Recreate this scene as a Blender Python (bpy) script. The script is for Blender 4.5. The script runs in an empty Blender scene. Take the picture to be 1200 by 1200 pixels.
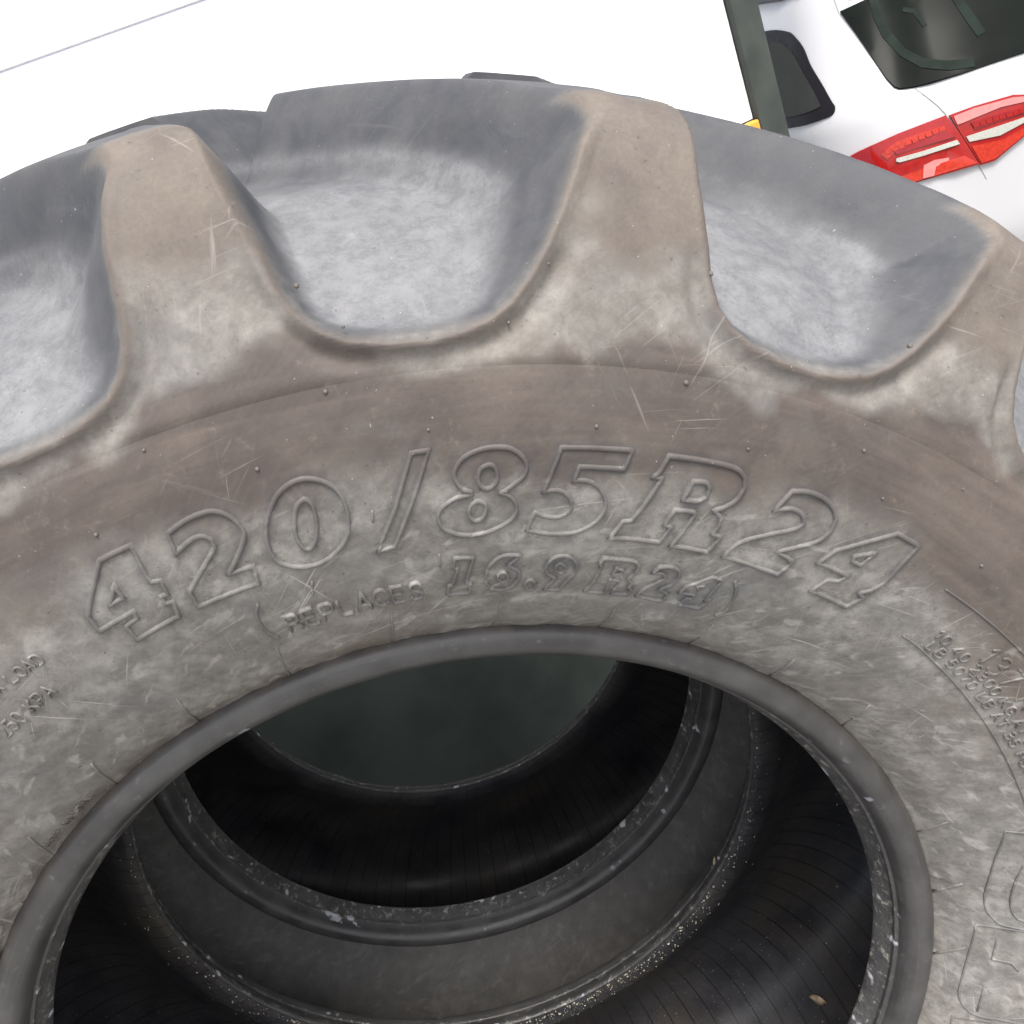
import bpy, bmesh, math, random
import numpy as np
from mathutils import Vector, Matrix

C = bpy.context.scene
COL = C.collection
R = math.radians

# ------------------------------------------------------------------ camera
cam = bpy.data.objects.new('camera', bpy.data.cameras.new('camera'))
COL.objects.link(cam)
cam.matrix_world = Matrix(((0.92044, 0.39070, -0.01220, 0.14896),
                           (-0.15940, 0.34665, -0.92435, -0.47374),
                           (-0.35692, 0.85275, 0.38135, 1.34065),
                           (0, 0, 0, 1)))
cam.data.sensor_width = 36
cam.data.lens = 32.387
cam.data.clip_start = 0.02
cam.data.clip_end = 500
C.camera = cam

# ------------------------------------------------------------------ light
SUN_EL, SUN_AZ = 62, 165          # degrees; azimuth clockwise from +Y
world = bpy.data.worlds.new('World')
C.world = world
world.use_nodes = True
wn, wl = world.node_tree.nodes, world.node_tree.links
sky = wn.new('ShaderNodeTexSky')
sky.sky_type = 'NISHITA'
sky.sun_disc = False
sky.sun_elevation = R(SUN_EL)
sky.sun_rotation = R(SUN_AZ)
sky.dust_density = 4.0
sky.air_density = 1.0
hs = wn.new('ShaderNodeHueSaturation')
hs.inputs['Saturation'].default_value = 0.42
wl.new(sky.outputs[0], hs.inputs['Color'])
bg = wn['Background']
wl.new(hs.outputs[0], bg.inputs[0])
bg.inputs[1].default_value = 0.13
sun = bpy.data.objects.new('sun', bpy.data.lights.new('sun', 'SUN'))
COL.objects.link(sun)
sun.data.energy = 1.5
sun.data.angle = R(18)
sun.data.color = (1.0, 0.95, 0.88)
_d = Vector((math.sin(R(SUN_AZ)) * math.cos(R(SUN_EL)), math.cos(R(SUN_AZ)) * math.cos(R(SUN_EL)), math.sin(R(SUN_EL))))
sun.rotation_euler = _d.to_track_quat('Z', 'Y').to_euler()
C.view_settings.view_transform = 'Standard'
C.view_settings.look = 'None'
C.view_settings.gamma = 1
C.view_settings.exposure = 1.27

rng = np.random.default_rng(7)
random.seed(7)

# ------------------------------------------------------------------ helpers
def empty(name, loc, rz=0.0):
    o = bpy.data.objects.new(name, None)
    COL.objects.link(o)
    o.location = loc
    o.rotation_euler = (0, 0, rz)
    o.empty_display_size = 0.1
    return o

def tag(o, label=None, cat=None, group=None, kind=None):
    if label: o['label'] = label
    if cat: o['category'] = cat
    if group: o['group'] = group
    if kind: o['kind'] = kind
    return o

def link(name, me, mat=None, parent=None):
    o = bpy.data.objects.new(name, me)
    COL.objects.link(o)
    if mat is not None and not me.materials:
        me.materials.append(mat)
    if parent is not None:
        o.parent = parent
    return o

def mesh_np(name, V, quads, attrs=None, normals=None, smooth=True):
    """quads (n,4) int array, or list of index tuples"""
    me = bpy.data.meshes.new(name)
    V = np.asarray(V, np.float32)
    if normals is not None:      # faces wind the way the given normals point
        a, b, c = V[quads[:, 0]], V[quads[:, 1]], V[quads[:, 2]]
        if (np.cross(b - a, c - a) * np.asarray(normals)[quads[:, 1]]).sum() < 0: quads = quads[:, ::-1].copy()
    if isinstance(quads, np.ndarray):
        n, k = quads.shape
        me.vertices.add(len(V)); me.vertices.foreach_set('co', V.ravel())
        me.loops.add(n * k); me.loops.foreach_set('vertex_index', quads.astype(np.int32).ravel())
        me.polygons.add(n)
        me.polygons.foreach_set('loop_start', np.arange(0, n * k, k, dtype=np.int32))
        me.update(calc_edges=True)
    else:
        me.from_pydata([tuple(map(float, v)) for v in V], [], quads)
        me.update()
    me.polygons.foreach_set('use_smooth', np.full(len(me.polygons), smooth))
    for k, a in (attrs or {}).items():
        at = me.attributes.new(k, 'FLOAT', 'POINT')
        at.data.foreach_set('value', np.asarray(a, np.float32))
    if normals is not None:
        me.normals_split_custom_set_from_vertices(np.asarray(normals, np.float32).tolist())
    return me

def boxes_mesh(name, boxes, bevel=0.0):
    """boxes: (cx,cy,cz,sx,sy,sz)"""
    bm = bmesh.new()
    for cx, cy, cz, sx, sy, sz in boxes:
        g = bmesh.ops.create_cube(bm, size=1)
        bmesh.ops.scale(bm, vec=(sx, sy, sz), verts=g['verts'])
        bmesh.ops.translate(bm, vec=(cx, cy, cz), verts=g['verts'])
    if bevel:
        bmesh.ops.bevel(bm, geom=bm.edges[:], offset=bevel, segments=2, affect='EDGES', profile=0.5)
    me = bpy.data.meshes.new(name)
    bm.to_mesh(me); bm.free()
    return me

def catmull(P, n=24):
    P = np.array(P, float)
    P = np.vstack([2 * P[0] - P[1], P, 2 * P[-1] - P[-2]])
    t = np.linspace(0, 1, n, endpoint=False)[:, None]
    out = []
    for i in range(1, len(P) - 2):
        p0, p1, p2, p3 = P[i - 1:i + 3]
        out.append(.5 * ((2 * p1) + (-p0 + p2) * t + (2 * p0 - 5 * p1 + 4 * p2 - p3) * t ** 2 + (-p0 + 3 * p1 - 3 * p2 + p3) * t ** 3))
    out.append(P[-2:-1])
    return np.vstack(out)

def sstep(x, a, b):
    t = np.clip((x - a) / (b - a), 0, 1)   # a > b gives a falling step
    return t * t * (3 - 2 * t)

def vnoise(x, y, seed=0):
    """2-D value noise in 0..1"""
    xi = np.floor(x).astype(np.int64); yi = np.floor(y).astype(np.int64)
    fx = x - xi; fy = y - yi
    fx = fx * fx * (3 - 2 * fx); fy = fy * fy * (3 - 2 * fy)
    def h(a, b):
        n = (a * 374761393 + b * 668265263 + seed * 1442695041) & 0x7fffffff
        n = ((n ^ (n >> 13)) * 1274126177) & 0x7fffffff
        return ((n ^ (n >> 16)) & 0xffff) / 65535.0
    return (h(xi, yi) * (1 - fx) + h(xi + 1, yi) * fx) * (1 - fy) + (h(xi, yi + 1) * (1 - fx) + h(xi + 1, yi + 1) * fx) * fy

def fnoise(x, y, seed=0, oct=4):
    v = 0; a = 0.5; t = 0
    for k in range(oct):
        v = v + a * vnoise(x * 2 ** k, y * 2 ** k, seed + k * 17); t += a; a *= 0.55
    return v / t

# ------------------------------------------------------------------ node helpers
class NT:
    def __init__(s, name):
        s.m = bpy.data.materials.new(name); s.m.use_nodes = True
        s.n = s.m.node_tree.nodes; s.l = s.m.node_tree.links
        s.b = s.n['Principled BSDF']
    def new(s, t, **kw):
        x = s.n.new(t)
        for k, v in kw.items(): setattr(x, k, v)
        return x
    def put(s, sock, v):
        if hasattr(v, 'is_output') or isinstance(v, bpy.types.NodeSocket): s.l.new(v, sock)
        else: sock.default_value = v
    def attr(s, name):
        return s.new('ShaderNodeAttribute', attribute_name=name).outputs['Fac']
    def math(s, op, a, b=0.0, clamp=False):
        x = s.new('ShaderNodeMath', operation=op, use_clamp=clamp)
        s.put(x.inputs[0], a); s.put(x.inputs[1], b)
        return x.outputs[0]
    def mul(s, a, b): return s.math('MULTIPLY', a, b)
    def add(s, a, b): return s.math('ADD', a, b)
    def rng(s, v, a, b, c=0.0, d=1.0):
        x = s.new('ShaderNodeMapRange', interpolation_type='SMOOTHSTEP')
        s.put(x.inputs['Value'], v)
        for k, q in zip(('From Min', 'From Max', 'To Min', 'To Max'), (a, b, c, d)): x.inputs[k].default_value = q
        return x.outputs[0]
    def mix(s, f, a, b):
        x = s.new('ShaderNodeMix', data_type='RGBA')
        s.put(x.inputs[0], f)
        s.put(x.inputs[6], a if not isinstance(a, tuple) else (*a, 1)); s.put(x.inputs[7], b if not isinstance(b, tuple) else (*b, 1))
        return x.outputs[2]
    def noise(s, vec, scale, detail=4, rough=0.55, dist=0.0):
        x = s.new('ShaderNodeTexNoise')
        if vec is not None: s.l.new(vec, x.inputs['Vector'])
        x.inputs['Scale'].default_value = scale; x.inputs['Detail'].default_value = detail
        x.inputs['Roughness'].default_value = rough; x.inputs['Distortion'].default_value = dist
        return x.outputs['Fac']
    def vec(s, x, y, z=0.0):
        c = s.new('ShaderNodeCombineXYZ')
        s.put(c.inputs[0], x); s.put(c.inputs[1], y); s.put(c.inputs[2], z)
        return c.outputs[0]
    def obj(s): return s.new('ShaderNodeTexCoord').outputs['Object']
    def bump(s, h, strength=0.3, dist=0.001, prev=None):
        x = s.new('ShaderNodeBump')
        x.inputs['Strength'].default_value = strength; x.inputs['Distance'].default_value = dist
        s.put(x.inputs['Height'], h)
        if prev is not None: s.l.new(prev, x.inputs['Normal'])
        return x.outputs[0]
    def out(s, col=None, rough=None, normal=None, spec=None):
        if col is not None: s.put(s.b.inputs['Base Color'], col if not isinstance(col, tuple) else (*col, 1))
        if rough is not None: s.put(s.b.inputs['Roughness'], rough)
        if normal is not None: s.l.new(normal, s.b.inputs['Normal'])
        if spec is not None: s.b.inputs['Specular IOR Level'].default_value = spec
        return s.m

def simple(name, col, rough=0.5, noise_amt=0.12, scale=18, spec=0.5, metallic=0.0, bump=0.0):
    t = NT(name)
    n = t.noise(t.obj(), scale, 5)
    c2 = tuple(min(1, c * (1 - noise_amt)) for c in col); c3 = tuple(min(1, c * (1 + noise_amt)) for c in col)
    c = t.mix(t.rng(n, .3, .7), c2, c3)
    t.b.inputs['Metallic'].default_value = metallic
    nm = t.bump(t.noise(t.obj(), scale * 6, 4), bump, 0.001) if bump else None
    return t.out(c, t.rng(n, .2, .8, rough * .85, min(1, rough * 1.15)), nm, spec)

# ------------------------------------------------------------------ tyre shape (tyre frame: y along the axle, front bead plane y=0, axle at z=RT)
RT = 0.627          # outer radius
BW = 0.295          # bead to bead
NL = 17             # lugs per side
PITCH = 360.0 / NL
P_OUT = [(0, .331), (-.02, .35), (-.045, .39), (-.06, .43), (-.065, .46), (-.063, .49), (-.057, .52), (-.045, .56),
         (-.032, .595), (-.018, .611), (0, .6165), (.05, .6228), (.1475, .6305)]
P_IN = [(0, .331), (-.02, .35), (-.045, .39), (-.06, .43), (-.065, .46), (-.063, .489), (-.048, .514), (-.024, .536),
        (0.002, .552), (.022, .562), (.038, .569), (.070, .5775), (.1475, .583)]
NSUB = 200
_co = catmull(P_OUT, NSUB); _ci = catmull(P_IN, NSUB)
_so = np.r_[0, np.cumsum(np.linalg.norm(np.diff(_co, axis=0), axis=1))]
S_MID = _so[-1]
_tan = np.gradient(_co, axis=0); _tan /= np.linalg.norm(_tan, axis=1)[:, None]
_nrm = np.c_[-_tan[:, 1], _tan[:, 0]]      # outward: towards -y on the sidewall

def prof(s, which=_co):
    return np.stack([np.interp(s, _so, which[:, 0]), np.interp(s, _so, which[:, 1])], -1)
def pnrm(s):
    n = np.stack([np.interp(s, _so, _nrm[:, 0]), np.interp(s, _so, _nrm[:, 1])], -1)
    return n / np.linalg.norm(n, axis=-1, keepdims=True)

# recess between two lugs, traced as (angle, s); the lug between it and the next recess
U_L = [(9.2, .300), (9.4, .284), (9.75, .268), (10.1, .250), (10.35, .234), (10.9, .220), (11.8, .210), (13.1, .203),
       (15.1, .1985), (17.2, .1975), (18.9, .201), (20.3, .206), (21.4, .214), (22.4, .226), (23.2, .240), (23.9, .256),
       (24.4, .272), (24.8, .286), (25.3, .300)]
_own = U_L[6:] + [(24.9, .314), (22.8, .335), (10.6, .468), (11.3, .482), (15.3, .482), (28.4, .336), (30.0, .315)]
_nxt = [(a + PITCH, s) for a, s in U_L[:13]]
LUG = np.array(_own + _nxt + [(U_L[12][0] + PITCH, .10), (U_L[6][0], .10)])
LUG_REF = 27.8
AR = 0.60           # arc metres per radian in the unrolled pattern

def sd_poly(px, py, poly):
    d = np.full(px.shape, 1e9); inside = np.zeros(px.shape, bool)
    x0, y0 = poly[:, 0], poly[:, 1]; x1, y1 = np.roll(x0, -1), np.roll(y0, -1)
    for a, b, c, e in zip(x0, y0, x1, y1):
        dx, dy = c - a, e - b
        t = np.clip(((px - a) * dx + (py - b) * dy) / (dx * dx + dy * dy), 0, 1)
        d = np.minimum(d, (px - a - t * dx) ** 2 + (py - b - t * dy) ** 2)
        if e != b:
            inside ^= ((b > py) != (e > py)) & (px < (c - a) * (py - b) / (e - b) + a)
    d = np.sqrt(d)
    return np.where(inside, -d, d)

_poly = np.c_[np.radians(LUG[:, 0] - LUG_REF) * AR, LUG[:, 1]]
def lug_sd(th, s, shift=0.0):
    """th (deg), s 1-D arrays -> signed distance on the grid (negative inside a lug) and lug index"""
    if shift == 0: th = th - .65 * sstep(th, 9.0, 5.5) * sstep(th, -45, -25)
    if shift == 0: th = th + 1.9 * sstep(th, 46.8, 50.5) * sstep(th, 120, 80)
    rel = th - LUG_REF - shift
    k = np.round(rel / PITCH)
    base = rel - k * PITCH
    best = np.full((len(th), len(s)), 1e9); idx = np.zeros((len(th), len(s)), int); side = np.zeros((len(th), len(s)))
    cx = -np.radians(np.clip(s - .315, 0, 1) * 92) * AR
    # the recess at the left of the picture has a squarer lower corner than its neighbours
    bulge = np.radians(1.5) * AR * (sstep(th, 9.0, 5.0) * sstep(th, -14, -5))[:, None] * sstep(s, .275, .203)[None]
    if shift: bulge = bulge * 0
    for j in (-1, 0, 1):
        px = np.radians(base - j * PITCH) * AR
        d = sd_poly(px[:, None] - bulge, np.repeat(s[None], len(th), 0), _poly)
        m = d < best
        best = np.where(m, d, best)
        side = np.where(m, np.mod((px[:, None] - cx[None]) / (math.radians(PITCH) * AR), 1.0), side)
        idx = np.where(m, ((k + j) % NL).astype(int)[:, None], idx)
    return best, idx, side

def lug_height(d, s, side):
    lead = np.interp(s, [.19, .215, .25, .30, .34, .40, .48], [.017, .024, .046, .058, .044, .036, .032])
    trail = np.interp(s, [.19, .25, .48], [.018, .020, .024])
    q = 1 - sstep(side, .32, .66)
    w = lead * (1 - q) + trail * q
    x = np.clip((d + .006) / (w + .004), 0, 1)
    x = x * x / (x + .07) * 1.07
    e = x ** 1.15
    e = e * e * (3 - 2 * e) * .45 + (1 - (1 - x) ** 2.2) * .55
    return 1 - e

def dirt_and_shade(th, s, d, h):
    """where the road dust, chalky bloom and brown soil sit on the rubber"""
    a = np.radians(th) * AR
    wob = 1.5 * (fnoise(a * 16 + 31, s * 26 + 7, 3) - .5)
    wob2 = fnoise(a * 45 + 3, s * 60 + 1, 11) - .5
    grain = fnoise(a * 160, s * 160, 21)
    low = np.interp(th, [-40, -12, 0, 8, 22, 36, 46, 54, 66, 90, 130], [.128, .132, .137, .133, .128, .122, .128, .118, .100, .110, .09])
    brown = sstep(s + .03 * wob, low - .017, low + .020)
    # grey washed wedge on the lower part of each lug face
    wedge = sstep(s + .05 * wob, .187, .20) * (1 - sstep(s + .08 * wob + .01 * wob2, .225, .262))
    brown = brown * (1 - .75 * wedge)
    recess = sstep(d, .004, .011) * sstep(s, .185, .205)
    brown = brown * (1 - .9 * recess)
    # yellow-brown rim just above the bead
    brown = np.maximum(brown, .75 * (1 - sstep(s + .012 * wob, .006, .022)) * np.interp(th, [-60, 8, 40, 60], [1, .9, .35, .1]))
    brown = np.clip(brown + .25 * wob2 * (brown > .02), 0, 1)
    smear = fnoise(a * 16 + 2, s * 120, 71)
    chalk = .42 * (1 - sstep(s, low - .01, low + .012)) * sstep(.6 * fnoise(a * 40 + 5, s * 60, 41) + .4 * smear, .40, .70)
    chalk = chalk + .22 * wedge * sstep(.6 * fnoise(a * 60 + 9, s * 70, 43) + .4 * grain, .42, .70) * (1 - recess)
    # pale dust lying on the floor of each recess, fading up the flanks
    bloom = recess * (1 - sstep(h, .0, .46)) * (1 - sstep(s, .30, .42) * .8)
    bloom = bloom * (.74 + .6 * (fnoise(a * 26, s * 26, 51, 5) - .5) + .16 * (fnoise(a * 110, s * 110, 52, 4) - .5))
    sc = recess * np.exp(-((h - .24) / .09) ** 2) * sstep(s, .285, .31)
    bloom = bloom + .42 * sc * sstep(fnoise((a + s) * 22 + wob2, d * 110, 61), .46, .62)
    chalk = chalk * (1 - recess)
    lip = np.exp(-((d + .0005) / .0040) ** 2) * sstep(s, .18, .2) * (1 - sstep(s, .27, .31))
    brown = np.maximum(brown, lip)
    chalk = chalk * (1 - .97 * lip)
    dark = np.maximum(sstep(d, -.001, .003) * sstep(s, .195, .212), sstep(s + .02 * wob, .318, .332))  # darker tone paints in the shade on flanks and in recesses
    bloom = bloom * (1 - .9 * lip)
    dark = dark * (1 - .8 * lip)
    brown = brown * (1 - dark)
    return np.clip(chalk, 0, 1), np.clip(brown, 0, 1), np.clip(dark, 0, 1), np.clip(bloom, 0, 1)

def pos(th, y, r):
    t = np.radians(th)
    return np.stack([np.sin(t) * r, y + 0 * t, np.cos(t) * r + RT], -1)

def surf(th, s, lift=0.0):
    """point on the smooth outer skin, lifted along its normal (1-D arrays)"""
    p = prof(s); n = pnrm(s)
    return pos(th, p[:, 0] + n[:, 0] * lift, p[:, 1] + n[:, 1] * lift)

BEAD = [(0.0045, .3318), (.0005, .3318), (-.0045, .3280), (-.0066, .3225), (-.0058, .3165), (-.0015, .3118), (.0045, .3092), (.0085, .3084),
        (.0098, .3066), (.0122, .3064), (.0140, .3072), (.0175, .3052), (.0240, .3014), (.0290, .2998), (.0318, .3012)]
LINER = [(.0318, .3012), (.0320, .312), (.024, .330), (.006, .352), (-.022, .39), (-.040, .43), (-.047, .47), (-.042, .505), (-.022, .535), (.02, .553), (.07, .560), (.1475, .563)]

def grid_quads(nr, nc, wrap=True):
    i = np.arange(nr - 1)[:, None]; j = np.arange(nc if wrap else nc - 1)[None]
    j2 = (j + 1) % nc
    a = i * nc + j; b = i * nc + j2; c = (i + 1) * nc + j2; d = (i + 1) * nc + j
    return np.stack([a, b, c, d], -1)

def grid_normals(P, wrap=True):
    du = np.gradient(P, axis=0)
    if wrap: dv = np.roll(P, -1, 1) - np.roll(P, 1, 1)
    else: dv = np.gradient(P, axis=1)
    n = np.cross(dv, du)
    n /= np.linalg.norm(n, axis=-1, keepdims=True) + 1e-12
    # away from the ring that runs through the middle of the tyre's rubber section
    ax = P - (0, 0, RT); rr = np.hypot(ax[..., 0], ax[..., 2])[..., None]
    core = np.stack([ax[..., 0] / rr[..., 0] * .44, np.full(P.shape[:2], BW / 2), ax[..., 2] / rr[..., 0] * .44], -1)
    if (n * (ax - core)).sum() < 0: n = -n
    return n

def split_mesh(name, P, N, Q, A):
    """mesh from the quads Q of a big grid, keeping only the used points and the grid's own normals"""
    Q = Q.reshape(-1, 4)
    u, inv = np.unique(Q, return_inverse=True)
    return mesh_np(name, P[u], inv.reshape(-1, 4), {k: a[u] for k, a in A.items()}, N[u])

def build_tyre(root, th, s_step_tread, s_step_side, rear_step, rubber, bead_mat, liner_mat, halo=None):
    s_f = np.r_[np.arange(0, .185, s_step_side), np.arange(.185, S_MID, s_step_tread)]
    s_r = np.r_[np.arange(S_MID, .25, -rear_step), np.arange(.25, 0, -.006), 0.0]
    nc = len(th)
    out = []
    for half, s in ((0, s_f), (1, s_r)):
        d, idx, side = lug_sd(th, s, 0 if half == 0 else PITCH / 2)
        T = np.repeat(th[:, None], len(s), 1); S = np.repeat(s[None], nc, 0)
        h = lug_height(d, S, side)
        po = prof(s); pi = prof(s, _ci); n = pnrm(s)
        yr = pi[None] + (po - pi)[None] * h[..., None]
        # slightly sunken crest and moulded lip round the recess, soft line where the shoulder starts
        face = 1 - sstep(S, .285, .315)
        lip = .0044 * np.exp(-((d - .0005) / .0044) ** 2) * sstep(S, .188, .200) * face
        lip -= .0034 * np.exp(-((d + .0105) / .0055) ** 2) * sstep(S, .178, .196) * (1 - sstep(S, .222, .25))
        step = .0011 * sstep(S, .1845, .1885)
        wav = .0012 * (fnoise(np.radians(T) * 9, S * 14, 5, 3) - .5) + .0016 * (fnoise(np.radians(T) * 30, S * 40, 9, 3) - .5) * sstep(d, .0, .01)
        # worn lug tops
        wear = -.0035 * sstep(S, .29, .32) * (fnoise(np.radians(T) * 20, S * 25, 15, 3) - .4) * (h > .6) * (1 - sstep(S, .34, .37))
        yr = yr + (lip + step + wav + wear)[..., None] * n[None]
        y, r = yr[..., 0], yr[..., 1]
        if half: y = BW - y; r = r + .0045 * sstep(S, .40, .45) * h
        P = np.stack([np.sin(np.radians(T)) * r, y, np.cos(np.radians(T)) * r + RT], -1)
        out.append((P, S, T, d, h, idx, np.full(S.shape, half)))
    P, S, T, d, h, idx, half = [np.concatenate([a, b], 1).swapaxes(0, 1) for a, b in zip(*out)]
    nr = P.shape[0]
    N = grid_normals(P)
    ch, br, dk, bl = dirt_and_shade(T.ravel(), S.ravel(), d.ravel(), h.ravel())
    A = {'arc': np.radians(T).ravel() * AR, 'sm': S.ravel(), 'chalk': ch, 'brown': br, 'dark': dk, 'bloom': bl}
    if halo is not None:
        near, big = halo(T.ravel(), S.ravel(), half.ravel())
        g = fnoise(A['arc'] * 75, S.ravel() * 75, 81)
        A['chalk'] = np.clip(A['chalk'] + .22 * (1 - .7 * A['brown']) * np.exp(-(big / .009) ** 2) * sstep(g, .42, .62), 0, 1)
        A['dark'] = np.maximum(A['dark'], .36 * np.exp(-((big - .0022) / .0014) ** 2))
        A['dark'] = np.maximum(A['dark'], .42 * np.exp(-((near - .0019) / .0009) ** 2))  # dark line painted beside the letter ridges as their shadow
    Q = grid_quads(nr, nc)
    # which faces belong to which lug
    def fm(x): return .25 * (x[:-1] + x[1:] + np.roll(x, -1, 1)[:-1] + np.roll(x, -1, 1)[1:])
    fd, fs = fm(d), fm(S)
    fhalf, fidx = half[:-1], idx[:-1]
    lugf = (fd < .008) & (fs > .262)
    Pf, Nf = P.reshape(-1, 3), N.reshape(-1, 3)
    link('carcass', split_mesh('carcass', Pf, Nf, Q[~lugf], A), rubber, root)
    for hf in (0, 1):
        for k in range(NL):
            m = lugf & (fhalf == hf) & (fidx == k)
            if m.any(): link('lug', split_mesh('lug', Pf, Nf, Q[m], A), rubber, root)
    # beads and inner liner
    for hf in (0, 1):
        b = catmull(BEAD, 5)
        y = b[:, 0] if hf == 0 else BW - b[:, 0]
        Pb = np.stack([np.sin(np.radians(th))[None] * b[:, 1:2], np.repeat(y[:, None], nc, 1), np.cos(np.radians(th))[None] * b[:, 1:2] + RT], -1)
        Nb = grid_normals(Pb)
        q = grid_quads(len(b), nc)
        tt = np.repeat(np.radians(th)[None] * AR, len(b), 0).ravel()
        ss = np.repeat(np.linspace(0, .05, len(b))[:, None], nc, 1).ravel()
        link('bead', mesh_np('bead', Pb.reshape(-1, 3), q.reshape(-1, 4), {'arc': tt, 'sm': ss}, Nb.reshape(-1, 3)), bead_mat, root)
    l = catmull(LINER, 9)
    l = np.vstack([l, np.c_[BW - l[-2::-1, 0], l[-2::-1, 1]]])
    thl = th[::2] if nc > 900 else th
    Pl = np.stack([np.sin(np.radians(thl))[None] * l[:, 1:2], np.repeat(l[:, 0:1], len(thl), 1), np.cos(np.radians(thl))[None] * l[:, 1:2] + RT], -1)
    tt = np.repeat(np.radians(thl)[None] * AR, len(l), 0).ravel()
    ll = np.r_[0, np.cumsum(np.linalg.norm(np.diff(l, axis=0), axis=1))]
    ss = np.repeat(ll[:, None], len(thl), 1).ravel()
    link('inner_liner', mesh_np('inner_liner', Pl.reshape(-1, 3), grid_quads(len(l), len(thl)).reshape(-1, 4), {'arc': tt, 'sm': ss}), liner_mat, root)

# ---- raised moulded lines and lettering on the front sidewall
def spline_loop(pts, closed, turn=38):
    """Catmull-Rom between corners (turns sharper than 50 degrees), resampled; pts in metres (arc, s)"""
    P = np.array(pts, float); n = len(P)
    corner = []
    for i in range(n):
        if not closed and i in (0, n - 1): corner.append(True); continue
        a = P[i] - P[i - 1]; b = P[(i + 1) % n] - P[i]
        ang = abs(math.degrees(math.atan2(a[0] * b[1] - a[1] * b[0], a @ b)))
        corner.append(ang > turn)
    ks = [i for i in range(n) if corner[i]]
    if closed and not ks:
        Q = np.vstack([P[-2:], P, P[:3]]); c = catmull(Q, 6)
        return c[12:12 + 6 * n]
    segs = []
    if closed:
        for a, b in zip(ks, ks[1:] + [ks[0] + n]):
            segs.append(P[[i % n for i in range(a, b + 1)]])
    else:
        for a, b in zip(ks[:-1], ks[1:]): segs.append(P[a:b + 1])
    out = []
    for sg in segs:
        c = catmull(sg, 6) if len(sg) > 2 else np.linspace(sg[0], sg[1], 5)
        out.append(c[:-1])
    if not closed: out.append(P[-1:])
    return np.vstack(out)

def ridge_arrays(pts, closed, width, height, turn=38):
    """half-round ridge swept along (arc, s) points that lie on the outer skin"""
    P = spline_loop(pts, closed, turn); n = len(P)
    nx = np.roll(P, -1, 0) - P; pv = P - np.roll(P, 1, 0)
    if not closed: nx[-1] = pv[-1]; pv[0] = nx[0]
    nx /= np.linalg.norm(nx, axis=1)[:, None] + 1e-12; pv /= np.linalg.norm(pv, axis=1)[:, None] + 1e-12
    na = np.c_[-pv[:, 1], pv[:, 0]]; nb = np.c_[-nx[:, 1], nx[:, 0]]
    m = na + nb; m /= np.linalg.norm(m, axis=1)[:, None] + 1e-9
    sc = 1 / np.clip((m * na).sum(1), .55, 1)
    prof5 = [(-.5, -.0006), (-.38, .55 * height), (-.17, .93 * height), (.17, .93 * height), (.38, .55 * height), (.5, -.0006)]
    K = len(prof5)
    jit = 1 + .18 * (np.array([fnoise(np.array([p[0] * 90]), np.array([p[1] * 90]), 77, 2)[0] for p in P]) - .5)
    V = []; AA = []; SS = []
    for w, hgt in prof5:
        q = P + m * (w * width * sc)[:, None]
        V.append((q, hgt * jit))
    # arc is measured at the point's own radius
    out = []
    for q, hgt in V:
        rr = prof(q[:, 1])[:, 1]
        th = np.degrees(q[:, 0] / AR)
        out.append(surf(th, q[:, 1], hgt))
        AA.append(q[:, 0]); SS.append(q[:, 1])
    V = np.stack(out, 1).reshape(-1, 3)
    quads = []
    for i in range(n if closed else n - 1):
        j = (i + 1) % n
        for k in range(K - 1):
            quads.append((i * K + k, j * K + k, j * K + k + 1, i * K + k + 1))
    if not closed:
        quads.append(tuple(range(K))); quads.append(tuple((n - 1) * K + k for k in range(K - 1, -1, -1)))
    return V, quads, np.stack(AA, 1).ravel(), np.stack(SS, 1).ravel()

def ridge_part(name, loops, closed, width, height, mat, root, turns=None, darken=.36):
    """loops given as (angle deg, s mm)"""
    Vs, Qs, As, Ss = [], [], [], []; o = 0
    for li, lp in enumerate(loops):
        P = [(math.radians(a) * AR, s / 1000) for a, s in lp]
        V, q, a, s = ridge_arrays(P, closed, width, height, turns[min(li, 1)] if turns else 38)
        Vs.append(V); Qs += [tuple(i + o for i in f) for f in q]; As.append(a); Ss.append(s); o += len(V)
    V = np.vstack(Vs); a = np.concatenate(As); s = np.concatenate(Ss)
    ch, br, dk, bl = dirt_and_shade(np.degrees(a / AR), s, np.full(len(a), -.05), np.ones(len(a)))
    me = mesh_np(name, V, Qs, {'arc': a, 'sm': s, 'chalk': np.clip(ch * .4 + .05, 0, 1), 'brown': np.clip(br * .9 + .12, 0, 1), 'dark': dk + darken})  # ridges set darker than the sidewall around them
    bm = bmesh.new(); bm.from_mesh(me); bmesh.ops.recalc_face_normals(bm, faces=bm.faces[:]); bm.to_mesh(me); bm.free()
    return link(name, me, mat, root)

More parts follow.
